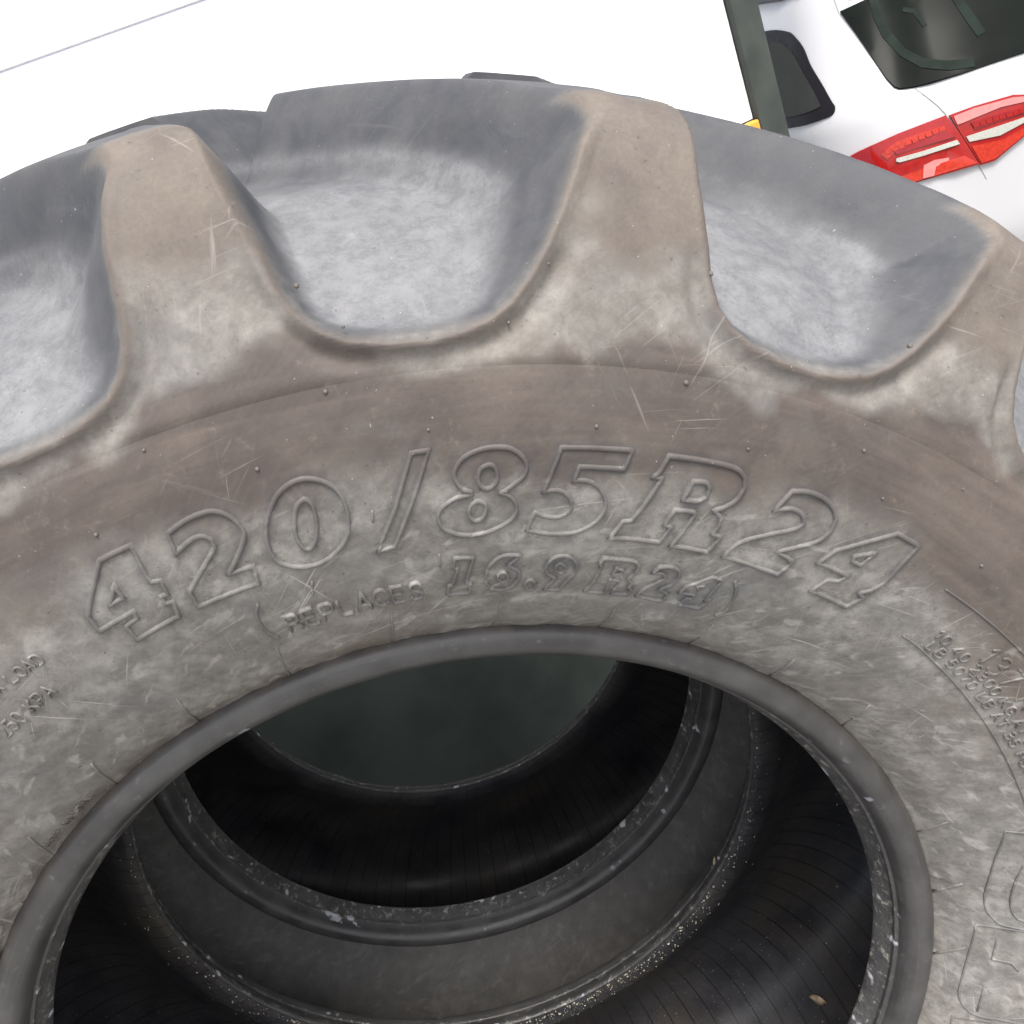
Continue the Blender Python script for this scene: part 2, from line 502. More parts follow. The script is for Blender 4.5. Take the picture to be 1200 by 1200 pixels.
STROKES = {   # moulded capitals and figures as single strokes on a 0..1 high, 0..0.7 wide cell
    'A': ([(0, 0), (.35, 1), (.70, 0)], [(.13, .36), (.57, .36)]),
    'B': ([(0, 0), (0, 1), (.42, 1), (.58, .88), (.58, .66), (.42, .53), (0, .53)], [(.42, .53), (.64, .40), (.64, .14), (.46, 0), (0, 0)]),
    'C': ([(.68, .80), (.55, .95), (.35, 1), (.14, .92), (.01, .70), (0, .48), (.03, .25), (.16, .07), (.37, 0), (.56, .05), (.68, .22)],),
    'D': ([(0, 0), (0, 1), (.38, 1), (.60, .85), (.68, .50), (.60, .15), (.38, 0), (0, 0)],),
    'E': ([(.62, 1), (0, 1), (0, 0), (.64, 0)], [(0, .52), (.54, .52)]),
    'G': ([(.66, .82), (.52, .96), (.33, 1), (.12, .90), (0, .60), (0, .40), (.12, .10), (.35, 0), (.56, .06), (.68, .20), (.68, .45), (.38, .45)],),
    'I': ([(.20, 0), (.20, 1)],),
    'K': ([(0, 0), (0, 1)], [(.62, 1), (.02, .42)], [(.20, .60), (.66, 0)]),
    'L': ([(0, 1), (0, 0), (.60, 0)],),
    'M': ([(0, 0), (.03, 1), (.36, .25), (.69, 1), (.72, 0)],),
    'N': ([(0, 0), (0, 1), (.64, 0), (.64, 1)],),
    'O': ([(.36, 1), (.12, .88), (0, .50), (.12, .12), (.36, 0), (.60, .12), (.72, .50), (.60, .88), (.37, 1)],),
    'P': ([(0, 0), (0, 1), (.44, 1), (.62, .88), (.62, .58), (.44, .45), (0, .45)],),
    'R': ([(0, 0), (0, 1), (.44, 1), (.62, .88), (.62, .62), (.44, .50), (0, .50)], [(.36, .50), (.66, 0)]),
    'S': ([(.62, .82), (.48, .97), (.30, 1), (.10, .92), (.03, .74), (.14, .58), (.46, .45), (.63, .30), (.60, .10), (.40, 0), (.18, .02), (0, .20)],),
    'T': ([(0, 1), (.66, 1)], [(.33, 1), (.33, 0)]),
    'X': ([(0, 0), (.64, 1)], [(0, 1), (.64, 0)]),
    '0': ([(.31, 1), (.10, .88), (.01, .50), (.10, .12), (.31, 0), (.52, .12), (.61, .50), (.52, .88), (.32, 1)],),
    '1': ([(.12, .80), (.34, 1), (.34, 0)],),
    '2': ([(.02, .76), (.12, .94), (.32, 1), (.52, .92), (.60, .72), (.50, .50), (.02, 0), (.62, 0)],),
    '3': ([(.03, .84), (.18, .98), (.42, .98), (.56, .80), (.50, .60), (.26, .53), (.52, .46), (.62, .24), (.48, .04), (.22, 0), (.02, .14)],),
    '4': ([(.48, 0), (.48, 1), (.01, .30), (.66, .30)],),
    '5': ([(.56, 1), (.10, 1), (.05, .55), (.30, .64), (.54, .54), (.61, .30), (.50, .07), (.26, 0), (.02, .12)],),
    '7': ([(.01, 1), (.60, 1), (.22, 0)],),
    '8': ([(.31, .54), (.10, .66), (.08, .86), (.31, 1), (.54, .86), (.52, .66), (.31, .54), (.06, .40), (.04, .14), (.31, 0), (.58, .14), (.56, .40), (.32, .53)],),
    '.': ([(.10, 0), (.10, .09)],),
}
def text_part(name, body, th0, s0, cap, mat, root, th1, height=.0012, width=.0016, darken=.25, tilt=0.0):
    """one line of small moulded lettering along the circle: th0..th1 degrees, base at s0 (m), capitals cap metres high"""
    adv = {' ': .55, 'I': .62, '.': .45, 'M': 1.0, '1': .78}
    xs, x = [], 0.0
    for ch in body: xs.append(x); x += adv.get(ch, .95)
    total = x - .28
    loops = []
    for ch, x in zip(body, xs):
        for st in STROKES.get(ch, ()):
            loops.append([(th0 + (th1 - th0) * (x + a) / total, (s0 + b * cap + tilt * (x + a) / total) * 1000) for a, b in st])
    return ridge_part(name, loops, False, width, height, mat, root, (52, 52), darken)

# ------------------------------------------------------------------ materials
def rubber_material(name='dusty_rubber', dust=1.0):
    t = NT(name)
    ob = t.obj()
    arc, sm = t.attr('arc'), t.attr('sm')
    chalk, brown, dark = t.attr('chalk'), t.attr('brown'), t.attr('dark')
    n_big = t.noise(ob, 9, 6, .6, .4)
    n_mid = t.noise(ob, 34, 7, .65, .3)
    n_fine = t.noise(ob, 420, 3, .7)
    n_cl = t.noise(ob, 85, 8, .76, .25)
    smear = t.noise(t.vec(t.mul(arc, 9), t.mul(sm, 95), 0.3), 1.0, 6, .62, .6)
    # base colours
    hatch = t.noise(t.vec(t.mul(t.add(arc, t.mul(sm, .8)), 40), t.mul(t.add(sm, t.mul(arc, -.8)), 300), 5), 1.0, 4, .6, .4)
    hatch2 = t.noise(t.vec(t.mul(t.add(arc, t.mul(sm, -1.3)), 36), t.mul(t.add(sm, t.mul(arc, .75)), 210), 8), 1.0, 4, .6, .4)
    grit = t.add(t.mul(n_cl, .72), t.add(t.mul(hatch, .17), t.mul(hatch2, .11)))
    grey = t.mix(t.rng(grit, .30, .72), (.128, .120, .110), (.240, .228, .208))
    grey = t.mix(t.rng(n_big, .45, .70, 0, .55), grey, (.178, .157, .130))
    grey = t.mix(t.rng(t.noise(ob, 15, 5, .6), .52, .72, 0, .5), grey, (.155, .160, .165))
    soil = t.mix(t.rng(t.add(t.mul(n_big, .6), t.mul(smear, .4)), .40, .62), (.072, .058, .052), (.128, .104, .088))
    soil = t.mix(t.rng(t.add(t.mul(n_mid, .6), t.mul(hatch, .4)), .42, .70, 0, .6), soil, (.112, .094, .085))
    soil = t.mix(t.rng(n_cl, .55, .75, 0, .45), soil, (.215, .185, .150))
    b = t.math('MULTIPLY', brown, t.rng(t.add(t.mul(grit, .6), t.mul(smear, .4)), .30, .52, .5, 1.0), True)
    b = t.math('MAXIMUM', b, t.rng(brown, .9, 1.0))
    tan = t.mix(t.rng(n_mid, .3, .7), (.112, .093, .081), (.172, .146, .123))
    soil = t.mix(t.mul(t.rng(sm, .19, .262), t.rng(n_big, .25, .6, .55, .95)), soil, tan)
    c = t.mix(b, grey, soil)
    # clean blue-grey rubber on lug flanks and in recesses, their shade painted in
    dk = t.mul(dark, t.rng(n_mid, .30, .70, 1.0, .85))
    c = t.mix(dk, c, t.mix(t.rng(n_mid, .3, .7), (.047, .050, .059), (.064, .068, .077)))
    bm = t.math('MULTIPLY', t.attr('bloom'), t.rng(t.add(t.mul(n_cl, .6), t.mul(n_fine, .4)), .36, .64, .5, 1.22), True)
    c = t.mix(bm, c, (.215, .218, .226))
    # pale chalky marks
    cm = t.math('MULTIPLY', chalk, t.rng(t.add(t.mul(n_cl, .65), t.mul(n_fine, .35)), .38, .60, .1, 1.5), True)
    c = t.mix(cm, c, (.36, .347, .322))
    # scratches in several directions
    scr = None
    for k, (ang, sx, sy, lo) in enumerate(((38, 14, 420, .655), (-52, 11, 300, .665), (8, 10, 520, .65), (72, 17, 360, .67), (-30, 7, 210, .70))):
        ca, sa = math.cos(R(ang)), math.sin(R(ang))
        u = t.add(t.mul(arc, ca), t.mul(sm, sa)); v = t.add(t.mul(arc, -sa), t.mul(sm, ca))
        w = t.noise(t.vec(t.mul(u, sx), t.mul(v, sy), 4.7 * k + 1.3), 1.0, 2, .5, .25)
        q = t.rng(w, lo, lo + .09)
        scr = q if scr is None else t.math('MAXIMUM', scr, q)
    mask = t.mul(t.rng(sm, .15, .10), t.rng(t.noise(ob, 17, 3), .42, .66))
    mask = t.math('MAXIMUM', mask, t.mul(t.rng(t.noise(ob, 13, 3), .52, .68), .38))
    scr = t.mul(t.mul(scr, mask), t.rng(dark, .4, .0, .2, 1.0))
    c = t.mix(t.mul(scr, .8), c, (.43, .415, .385))
    # broad pale scuffs
    sca = t.noise(t.vec(t.mul(t.add(arc, t.mul(sm, .5)), 34), t.mul(t.add(sm, t.mul(arc, -.35)), 85), 9), 1.0, 3, .5, .5)
    c = t.mix(t.mul(t.mul(t.rng(sca, .575, .70), t.rng(sm, .14, .11)), .6), c, (.38, .365, .34))
    # specks
    sp = t.noise(ob, 420, 1, .4)
    c = t.mix(t.rng(sp, .745, .78, 0, .6), c, (.06, .052, .048))
    c = t.mix(t.rng(t.noise(ob, 520, 1, .4), .79, .82, 0, .5), c, (.42, .41, .38))
    c = t.mix(t.rng(n_fine, .35, .65, 0, .16), c, (.05, .048, .046))
    nb = t.bump(t.noise(ob, 95, 6, .62), .05, .0014)
    nb = t.bump(n_fine, .30, .0005, nb)
    nb = t.bump(scr, .2, .0004, nb)
    if dust < 1: c = t.mix(1 - dust, c, t.mix(t.rng(n_mid, .3, .7), (.020, .020, .022), (.045, .044, .044)))  # dark tone mixed in for rubber that stands in shade
    return t.out(c, t.rng(n_mid, .3, .7, .58, .74), nb, .38)

def bead_material():
    t = NT('bead_rubber')
    ob = t.obj()
    arc, sm = t.attr('arc'), t.attr('sm')
    n = t.noise(ob, 30, 6, .6)
    rings = t.noise(t.vec(t.mul(arc, 3), t.mul(sm, 900), 0), 1, 3, .5)
    c = t.mix(t.rng(n, .3, .7), (.036, .035, .0355), (.064, .062, .061))
    c = t.mix(t.rng(rings, .55, .75, 0, .35), c, (.085, .085, .088))
    c = t.mix(t.mul(t.rng(sm, .010, .0), t.rng(t.noise(ob, 45, 5, .65), .35, .6, .15, .8)), c, (.115, .097, .080))
    c = t.mix(t.rng(t.noise(t.vec(t.mul(arc, 60), t.mul(sm, 260), 2), 1, 5, .7), .58, .72, 0, .5), c, (.14, .138, .135))
    toe = t.rng(sm, .024, .030)
    rough_n = t.noise(ob, 120, 4, .7)
    c = t.mix(t.mul(toe, t.rng(rough_n, .55, .68, 0, .55)), c, (.34, .33, .29))
    c = t.mix(t.mul(t.rng(t.noise(ob, 55, 2, .5), .66, .72, 0, .8), t.rng(sm, .012, .02)), c, (.45, .46, .5))  # pale flecks painted as wet glints on the bead
    nb = t.bump(t.noise(ob, 150, 5, .6), .25, .0008)
    nb = t.bump(t.mul(rough_n, toe), .8, .002, nb)
    return t.out(c, t.rng(n, .3, .7, .36, .55), nb, .5)

def liner_material():
    t = NT('liner_rubber')
    ob = t.obj()
    arc, sm = t.attr('arc'), t.attr('sm')
    n = t.noise(ob, 22, 5, .6)
    # radial vent lines left by the curing bladder, slanting from bead to bead
    ph = t.add(t.mul(arc, 36.0), t.mul(t.math('POWER', t.math('ABSOLUTE', t.add(sm, -.42)), 2.0), 9.0))
    fr = t.math('FRACT', ph)
    line = t.mul(t.rng(fr, 0.0, .04), t.rng(fr, .12, .06))
    fine = t.noise(t.vec(t.mul(arc, 420), t.mul(sm, 14), 0), 1, 2, .5)
    c = t.mix(t.rng(n, .3, .7), (.026, .026, .031), (.048, .047, .051))
    c = t.mix(t.rng(t.noise(ob, 7, 4, .6), .44, .66, 0, .8), c, (.066, .057, .047))
    c = t.mix(t.mul(line, .8), c, (.008, .008, .009))
    c = t.mix(t.rng(t.noise(ob, 330, 2, .5), .70, .74, 0, .55), c, (.30, .28, .23))
    nb = t.bump(fine, .35, .0009)
    nb = t.bump(line, -1.0, .006, nb)
    return t.out(c, t.rng(n, .3, .7, .38, .6), nb, .5)

M = {}
M['rubber'] = rubber_material()
M['rubber_shaded'] = rubber_material('shaded_rubber', .24)  # second tyre's shade put into its rubber colour
M['bead'] = bead_material()
M['liner'] = liner_material()
M['white_paint'] = simple('white_panel_paint', (.80, .80, .80), .35, .03, 3)
M['trim'] = simple('panel_trim', (.62, .62, .72), .4, .05, 9)
M['green'] = simple('green_grey_paint', (.036, .043, .037), .6, .28, 14, bump=.15)
M['green_dark'] = simple('green_board_paint', (.066, .080, .070), .45, .30, 5, bump=.2)
M['amber'] = simple('amber_lens', (.80, .36, .05), .2, .08, 30)
M['black'] = simple('black_plastic', (.012, .012, .013), .4, .2, 30)
M['steel'] = simple('galvanised_steel', (.32, .33, .34), .45, .2, 20, metallic=.8)
M['car_white'] = simple('white_car_paint', (.46, .46, .475), .22, .015, 2)
M['red'] = simple('red_lens', (.30, .007, .007), .08, .10, 60)
M['red_dark'] = simple('dark_red_lens', (.26, .006, .012), .1, .10, 60)
M['red_orange'] = simple('orange_red_lens', (.42, .024, .010), .12, .18, 120)
M['pink'] = simple('pale_red_lens', (.60, .20, .19), .1, .08, 60)
M['silver'] = simple('silver_reflector', (.40, .40, .36), .3, .08, 160)
M['seal'] = simple('window_seal', (.008, .007, .009), .5, .1, 40, spec=.15)
M['seam'] = simple('panel_gap', (.20, .20, .21), .8, .05, 40)
M['interior'] = simple('car_interior_cloth', (.012, .014, .012), .9, .3, 30)
M['interior_trim'] = simple('grey_green_trim', (.016, .022, .019), .8, .25, 25, spec=.05)
M['chip'] = simple('dried_mud', (.40, .37, .29), .9, .45, 300)
M['leaf'] = simple('dry_leaf', (.42, .33, .22), .7, .35, 120)
M['glass'] = simple('tinted_glass', (.006, .008, .007), .16, .1, 8, spec=.03)
def concrete_material(name, a, b):
    t = NT(name); ob = t.obj()
    n = t.noise(ob, 1.3, 8, .65); f = t.noise(ob, 60, 4, .7)
    c = t.mix(t.rng(n, .3, .7), a, b)
    c = t.mix(t.rng(f, .4, .7, 0, .35), c, tuple(x * .6 for x in a))
    return t.out(c, .9, t.bump(f, .4, .004))
M['yard'] = concrete_material('yard_concrete', (.20, .195, .185), (.30, .29, .275))
M['slab'] = concrete_material('slab_concrete', (.24, .235, .225), (.34, .33, .31))
M['chrome'] = simple('polished_metal', (.7, .7, .7), .15, .05, 20, metallic=1.0)

# ------------------------------------------------------------------ the setting
def plane_obj(name, x0, x1, y0, y1, z, mat):
    me = mesh_np(name, [(x0, y0, z), (x1, y0, z), (x1, y1, z), (x0, y1, z)], [(0, 1, 2, 3)], smooth=False)
    o = link(name, me, mat); tag(o, kind='structure'); return o
plane_obj('ground', -220, 220, -220, 220, 0, M['yard'])
SLAB = 0.15
kerb = link('paved_platform', boxes_mesh('paved_platform', [(-1.0, -.35, SLAB / 2 - .005, 4.4, 3.2, SLAB + .01)], .012), M['slab'])
tag(kerb, kind='structure')
kerb.location = (0, 0, -.002)
TZ = SLAB - .002 + .0

# ------------------------------------------------------------------ trailer behind the tyres
def build_trailer():
    root = empty('box_trailer', (.8665, 1.276, 0), R(14.2))
    tag(root, 'white box trailer with a grey-green corner post parked behind the stacked tractor tyres', 'trailer')
    LX = -3.6
    P = lambda n, b, m, bev=.003: link(n, boxes_mesh(n, b, bev), M[m], root)
    P('side_panel', [(LX / 2, .02, (1.6215 + 2.55) / 2, -LX - .002, .03, 2.55 - 1.6215)], 'white_paint', .002)
    P('side_panel', [(LX / 2, .02, (1.055 + 1.6165) / 2, -LX - .002, .03, 1.6165 - 1.055)], 'white_paint', .002)
    P('joint_strip', [(LX / 2, .022, 1.619, -LX - .004, .03, .0046)], 'trim', 0)
    P('side_board', [(LX / 2, .020, (.07 + 1.05) / 2, -LX - .002, .035, .98)], 'green_dark', .004)
    P('corner_post', [(.029, .02, (.20 + 2.62) / 2, .058, .06, 2.42)], 'green', .004)
    P('corner_post', [(LX - .0245, .02, (.20 + 2.62) / 2, .049, .10, 2.42)], 'green', .004)
    P('corner_post', [(.0245, 2.02, (.20 + 2.62) / 2, .049, .10, 2.42)], 'green', .004)
    P('corner_post', [(LX - .0245, 2.02, (.20 + 2.62) / 2, .049, .10, 2.42)], 'green', .004)
    P('roof', [(LX / 2, 1.02, 2.59, -LX + .02, 2.0, .06)], 'white_paint', .01)
    P('end_panel', [(.015, 1.02, (.24 + 2.55) / 2, .03, 1.88, 2.31)], 'white_paint', .002)
    P('end_panel', [(LX - .015, 1.02, (.24 + 2.55) / 2, .03, 1.88, 2.31)], 'white_paint', .002)
    P('side_panel', [(LX / 2, 2.02, (.24 + 2.55) / 2, -LX - .002, .03, 2.31)], 'white_paint', .002)
    P('floor_frame', [(LX / 2, 1.02, .30, -LX - .02, 1.9, .08)], 'green', .004)
    mk = P('marker_lamp', [(-.036, -.006, 1.118, .064, .018, .066)], 'amber', .004)
    link('lamp_base', boxes_mesh('lamp_base', [(-.036, .0035, 1.117, .068, .004, .072)], .001), M['black'], mk)
    for x in (LX * .42, LX * .62):
        for y in (.22, 1.82):
            w = link('wheel', lathe_mesh('wheel', [(.10, -.05), (.19, -.06), (.27, -.085), (.30, -.07), (.305, 0), (.30, .07), (.27, .085), (.19, .06), (.10, .05)], 40), M['black'], root)
            w.location = (x, y, .303)
            h = link('rim', lathe_mesh('rim', [(.005, -.04), (.10, -.045), (.185, -.055), (.185, .055), (.10, .045), (.005, .04)], 32), M['steel'], w)
    return root

def lathe_mesh(name, pr, n):
    V, Q = [], []
    for r, y in pr:
        for k in range(n):
            a = 2 * math.pi * k / n
            V.append((math.sin(a) * r, y, math.cos(a) * r))
    for i in range(len(pr) - 1):
        for k in range(n):
            j = (k + 1) % n
            Q.append((i * n + k, i * n + j, (i + 1) * n + j, (i + 1) * n + k))
    Q.append(tuple(range(n))); Q.append(tuple((len(pr) - 1) * n + k for k in range(n - 1, -1, -1)))
    me = mesh_np(name, V, Q)
    bm = bmesh.new(); bm.from_mesh(me); bmesh.ops.recalc_face_normals(bm, faces=bm.faces[:]); bm.to_mesh(me); bm.free()
    return me
build_trailer()

# ------------------------------------------------------------------ white car
CZ = [.18, .30, .50, .70, .85, .95, 1.00, 1.10, 1.25, 1.36, 1.41, 1.435]
CW = [.80, .855, .885, .893, .885, .870, .850, .800, .730, .670, .60, .45]
CR = [.10, .04, .00, .02, .035, .060, .10, .17, .28, .37, .46, .62]
CF = [4.15, 4.25, 4.30, 4.24, 4.05, 3.35, 2.95, 2.72, 2.42, 2.15, 2.0, 1.8]
CC = [.30, .30, .30, .30, .30, .28, .27, .26, .25, .24, .24, .22]
ZZ = np.linspace(.18, 1.435, 252)
def _tab(arr):
    v = np.interp(ZZ, CZ, arr); p = np.pad(v, 12, mode='reflect', reflect_type='odd')
    ker = np.hanning(23); ker /= ker.sum()
    return np.convolve(p, ker, 'same')[12:-12]
TW, TR, TF, TC = map(_tab, (CW, CR, CF, CC))
def car_xyz(u, z):
    """u: 0 rear centre, 1..2 round the left rear corner, above 2 metres forward along the side; negative u = right side"""
    u = np.asarray(u, float); z = np.asarray(z, float) + 0 * u; sg = np.where(u < 0, 1.0, -1.0); u = np.abs(u)
    w, yr, rc = np.interp(z, ZZ, TW), np.interp(z, ZZ, TR), np.interp(z, ZZ, TC)
    uf = np.clip(u, 0, 1); x = (w - rc) * uf; y = yr + .07 * uf ** 2
    f = np.clip(u - 1, 0, 1) * np.pi / 2; n = .86
    x = x + rc * np.sin(f) ** n; y = y + rc * .9 * (1 - np.cos(f) ** n) + np.clip(u - 2, 0, None)
    return np.stack([sg * x, y, z], -1)
def car_nrm(u, z):
    e = 2e-3
    a = car_xyz(u + e, z) - car_xyz(u - e, z); b = car_xyz(u, z + e) - car_xyz(u, z - e)
    n = np.cross(b, a); n /= np.linalg.norm(n, axis=-1, keepdims=True) + 1e-12
    return n
from mathutils.geometry import delaunay_2d_cdt
def car_patch(name, poly, lift, mat, parent, sign=1, step=.05, rounded=False):
    """panel lying on the body: outline in (u, z)"""
    if rounded:
        q = np.array(poly); q = np.vstack([q[-2:], q, q[:3]]); poly = [tuple(p) for p in catmull(q, 5)[10:10 + 5 * len(poly)]]
    P = [Vector((sign * a, b)) for a, b in poly]; n = len(P)
    us = [p.x for p in P]; zs = [p.y for p in P]
    pts = list(P)
    pa = np.array([(p.x, p.y) for p in P])
    gx = np.arange(min(us), max(us), step); gz = np.arange(min(zs), max(zs), step * .6)
    if len(gx) and len(gz):
        X, Y = np.meshgrid(gx, gz); X = X.ravel(); Y = Y.ravel()
        d = sd_poly(X, Y, pa)
        pts += [Vector((a, b)) for a, b, q in zip(X, Y, d) if q < -step * .25]
    v, e, f, *_ = delaunay_2d_cdt(pts, [(i, (i + 1) % n) for i in range(n)], [], 1, 1e-6)
    uu = np.array([p.x for p in v]); zz = np.array([p.y for p in v])
    top = car_xyz(uu, zz) + car_nrm(uu, zz) * lift
    V = top; F = [tuple(t) for t in f]
    # a rim back to the body so the panel has thickness
    low = car_xyz(np.array(us), np.array(zs)) - car_nrm(np.array(us), np.array(zs)) * .004
    k0 = len(V); V = np.vstack([V, low, top[:n]])
    k1 = k0 + n                     # the rim has its own points, so the face keeps clean normals
    a, b, c = (np.array(V[i]) for i in F[0])
    out = car_nrm(uu[[F[0][0]]], zz[[F[0][0]]])[0]
    if np.cross(b - a, c - a) @ out < 0: F = [t[::-1] for t in F]
    R_ = [(k1 + i, k1 + (i + 1) % n, k0 + (i + 1) % n, k0 + i) for i in range(n)]
    e0 = V[R_[0][1]] - V[R_[0][0]]; e1 = V[R_[0][3]] - V[R_[0][0]]
    mid = top[:n].mean(0)
    if np.cross(e0, e1) @ (V[R_[0][0]] - mid) < 0: R_ = [t[::-1] for t in R_]
    me = mesh_np(name, V, F + R_)
    for pl in me.polygons: pl.use_smooth = len(pl.vertices) == 3
    return link(name, me, M[mat], parent)
def strip(P, w):
    P = np.array(P, float); t = np.gradient(P, axis=0); t[:, 0] *= .55; t /= np.linalg.norm(t, axis=1)[:, None]
    n = np.c_[-t[:, 1] / .55, t[:, 0]]
    return [tuple(q) for q in np.vstack([P + n * w / 2, (P - n * w / 2)[::-1]])]

def build_car():
    root = empty('parked_car', (2.30, 1.98, 0))
    tag(root, 'white hatchback car with red tail lights parked beyond the grey-green post', 'car')
    # body: stacked outlines
    zs = np.r_[np.linspace(.18, .9, 22), np.linspace(.92, 1.435, 34)]
    ur = np.r_[np.linspace(0, 1, 9)[:-1], np.linspace(1, 2, 15)]
    rows = []
    for z in zs:
        half = car_xyz(ur, np.full(len(ur), z))
        yf = float(np.interp(z, ZZ, TF)); w = float(np.interp(z, ZZ, TW)); y0 = half[-1, 1]
        side = [(-w, y0 + (yf - .5 - y0) * t, z) for t in np.linspace(0, 1, 14)[1:]]
        fr = [(-(w - .38) - .38 * math.cos(t), yf - .5 + .5 * math.sin(t) - .0, z) for t in np.linspace(0, math.pi / 2, 10)[1:]]
        fr.append((0, yf + .06, z))
        left = np.vstack([half, side, fr])
        right = left[1:-1][::-1] * (-1, 1, 1)
        rows.append(np.vstack([left, right]))
    top = rows[-1].mean(0)
    for k, dz in ((.75, .012), (.4, .022)):
        rows.append((rows[len(zs) - 1] - top) * (k, k, 1) + top + (0, 0, dz))
    G = np.stack(rows); nr, nc = G.shape[:2]
    q = [tuple(x) for x in grid_quads(nr, nc).reshape(-1, 4)]
    q.append(tuple(range(nc))); q.append(tuple((nr - 1) * nc + k for k in range(nc)))
    me = mesh_np('body', G.reshape(-1, 3), q)
    bm = bmesh.new(); bm.from_mesh(me); bmesh.ops.recalc_face_normals(bm, faces=bm.faces[:]); bm.to_mesh(me); bm.free()
    body = link('body', me, M['car_white'], root)
    D = CAR_DATA
    # rear window
    rw = [(1.464, 1.216), (1.425, 1.188), (1.386, 1.16), (1.29, 1.082), (1.213, 1.014), (1.18, .989), (1.155, .980), (1.126, .976), (1.061, .969), (.862, .958), (.576, .95), (.3, .947)]
    full = rw + [(0, .946)] + [(-a, b) for a, b in rw[::-1]] + [(-1.2, 1.222), (-.6, 1.232), (0, 1.235), (.6, 1.232), (1.2, 1.222)]
    win = car_patch('rear_window', full, .004, 'seal', root)
    for k in ('band', 'belt', 'handle'):
        car_patch('interior_trim', D[k], .0085, 'interior_trim', win)
    inner = [(a * .94, .015 + b) for a, b in full[:len(rw) * 2 + 1]]
    car_patch('pane', full, .0068, 'glass', win)
    sp = [(1.36, 1.245), (1.0, 1.255), (0, 1.265), (-1.0, 1.255), (-1.36, 1.245), (-1.3, 1.33), (0, 1.35), (1.3, 1.33)]
    car_patch('spoiler', sp, .035, 'car_white', root)
    for sg in (1, -1):
        lo = car_patch('tail_light', D['light_outer'], .010, 'red', root, sg, .06)
        car_patch('lens_end', D['end'], .0125, 'red_dark', lo, sg)
        car_patch('indicator', D['led_o'], .0125, 'red_orange', lo, sg)
        car_patch('lens_band', D['dark_o'], .0135, 'red_dark', lo, sg)
        car_patch('reflector', D['silver_o'], .0138, 'silver', lo, sg)
        car_patch('lens_lower', D['low_o'], .0125, 'red_orange', lo, sg)
        car_patch('lens_reflection', D['pink_o'], .0128, 'pink', lo, sg)  # pale patch painted as a reflection in the lens
        li = car_patch('tail_light', D['light_inner'], .010, 'red', root, sg, .06)
        car_patch('lens_top', D['pink_i'], .0125, 'pink', li, sg)
        car_patch('lens_band', D['dark_i'], .0125, 'red_dark', li, sg)
        car_patch('reflector', D['silver_i'], .0133, 'silver', li, sg)
        car_patch('lens_lower', D['low_i'], .0125, 'red_orange', li, sg)
        for k, p in enumerate(D['leds']):
            car_patch('light_cell', p, .0138, 'red_orange' if k < 9 else 'red', lo if k < 9 else li, sg)
        qw = car_patch('quarter_window', D['quarter_window'], .005, 'seal', root, sg, rounded=True)
        car_patch('pane', D['quarter_pane'], .007, 'interior', qw, sg, rounded=True)
        car_patch('side_window', [(2.56, 1.02), (3.15, .99), (3.15, 1.30), (2.80, 1.315), (2.56, 1.29)], .005, 'seal', root, sg)
        car_patch('side_window', [(3.22, .99), (4.15, .985), (3.85, 1.14), (3.55, 1.27), (3.22, 1.30)], .005, 'seal', root, sg)
        car_patch('roof_rail', [(1.80, 1.300), (2.05, 1.304), (2.6, 1.352), (3.2, 1.362), (3.2, 1.374), (2.6, 1.366), (2.05, 1.322), (1.80, 1.316)], .012, 'black', root, sg)
        car_patch('shut_line', strip([(1.068, .966), (1.040, .945), (1.016, .923), (.998, .90), (.981, .874)], .0022), .0008, 'seam', root, sg)
        car_patch('shut_line', strip([(.891, .714), (.878, .692), (.870, .67)], .0018), .0008, 'seam', root, sg)
        car_patch('shut_line', strip([(1.505, 1.262), (1.49, 1.24), (1.476, 1.216)], .004), .0008, 'seam', root, sg)
        car_patch('door_handle', [(2.55, .86), (2.78, .865), (2.78, .885), (2.55, .88)], .03, 'car_white', root, sg)
    car_patch('number_plate', [(.42, .60), (-.42, .60), (-.42, .71), (.42, .71)], .008, 'white_paint', root)
    car_patch('bumper_trim', [(1.3, .22), (0, .20), (-1.3, .22), (-1.3, .34), (0, .33), (1.3, .34)], .012, 'black', root)
    ws = []
    for sx in (-1, 1):
        for y in (.78, 3.42):
            a = link('wheel_arch', lathe_mesh('wheel_arch', [(.02, -.02), (.365, -.02), (.365, .02), (.02, .02)], 48), M['black'], root)
            a.rotation_euler = (0, 0, R(90)); a.location = (sx * .872, y, .34)
            w = link('wheel', lathe_mesh('wheel', [(.20, -.09), (.27, -.105), (.312, -.09), (.318, 0), (.312, .09), (.27, .105), (.20, .09)], 48), M['black'], root)
            w.rotation_euler = (0, 0, R(90)); w.location = (sx * .805, y, .318)
            rm = link('rim', lathe_mesh('rim', [(.01, -.085), (.06, -.092), (.15, -.075), (.205, -.098), (.212, -.06), (.212, .06), (.205, .098), (.15, .075), (.06, .092), (.01, .085)], 40), M['steel'], w)
    # windscreen and headlights
    gl = [(-.58, 2.74, 1.02), (.58, 2.74, 1.02), (.50, 2.22, 1.33), (-.50, 2.22, 1.33)]
    me = mesh_np('windscreen', [(x, y + .10, z + .02) for x, y, z in gl] + [(x, y + .06, z) for x, y, z in gl],
                 [(0, 1, 2, 3), (7, 6, 5, 4), (0, 4, 5, 1), (1, 5, 6, 2), (2, 6, 7, 3), (3, 7, 4, 0)], smooth=False)
    link('windscreen', me, M['seal'], root)
    for sx in (-1, 1):
        h = link('headlight', boxes_mesh('headlight', [(0, 0, 0, .34, .10, .13)], .03), M['silver'], root)
        h.location = (sx * .60, 4.10, .70); h.rotation_euler = (0, 0, R(-24 * sx))
    return root
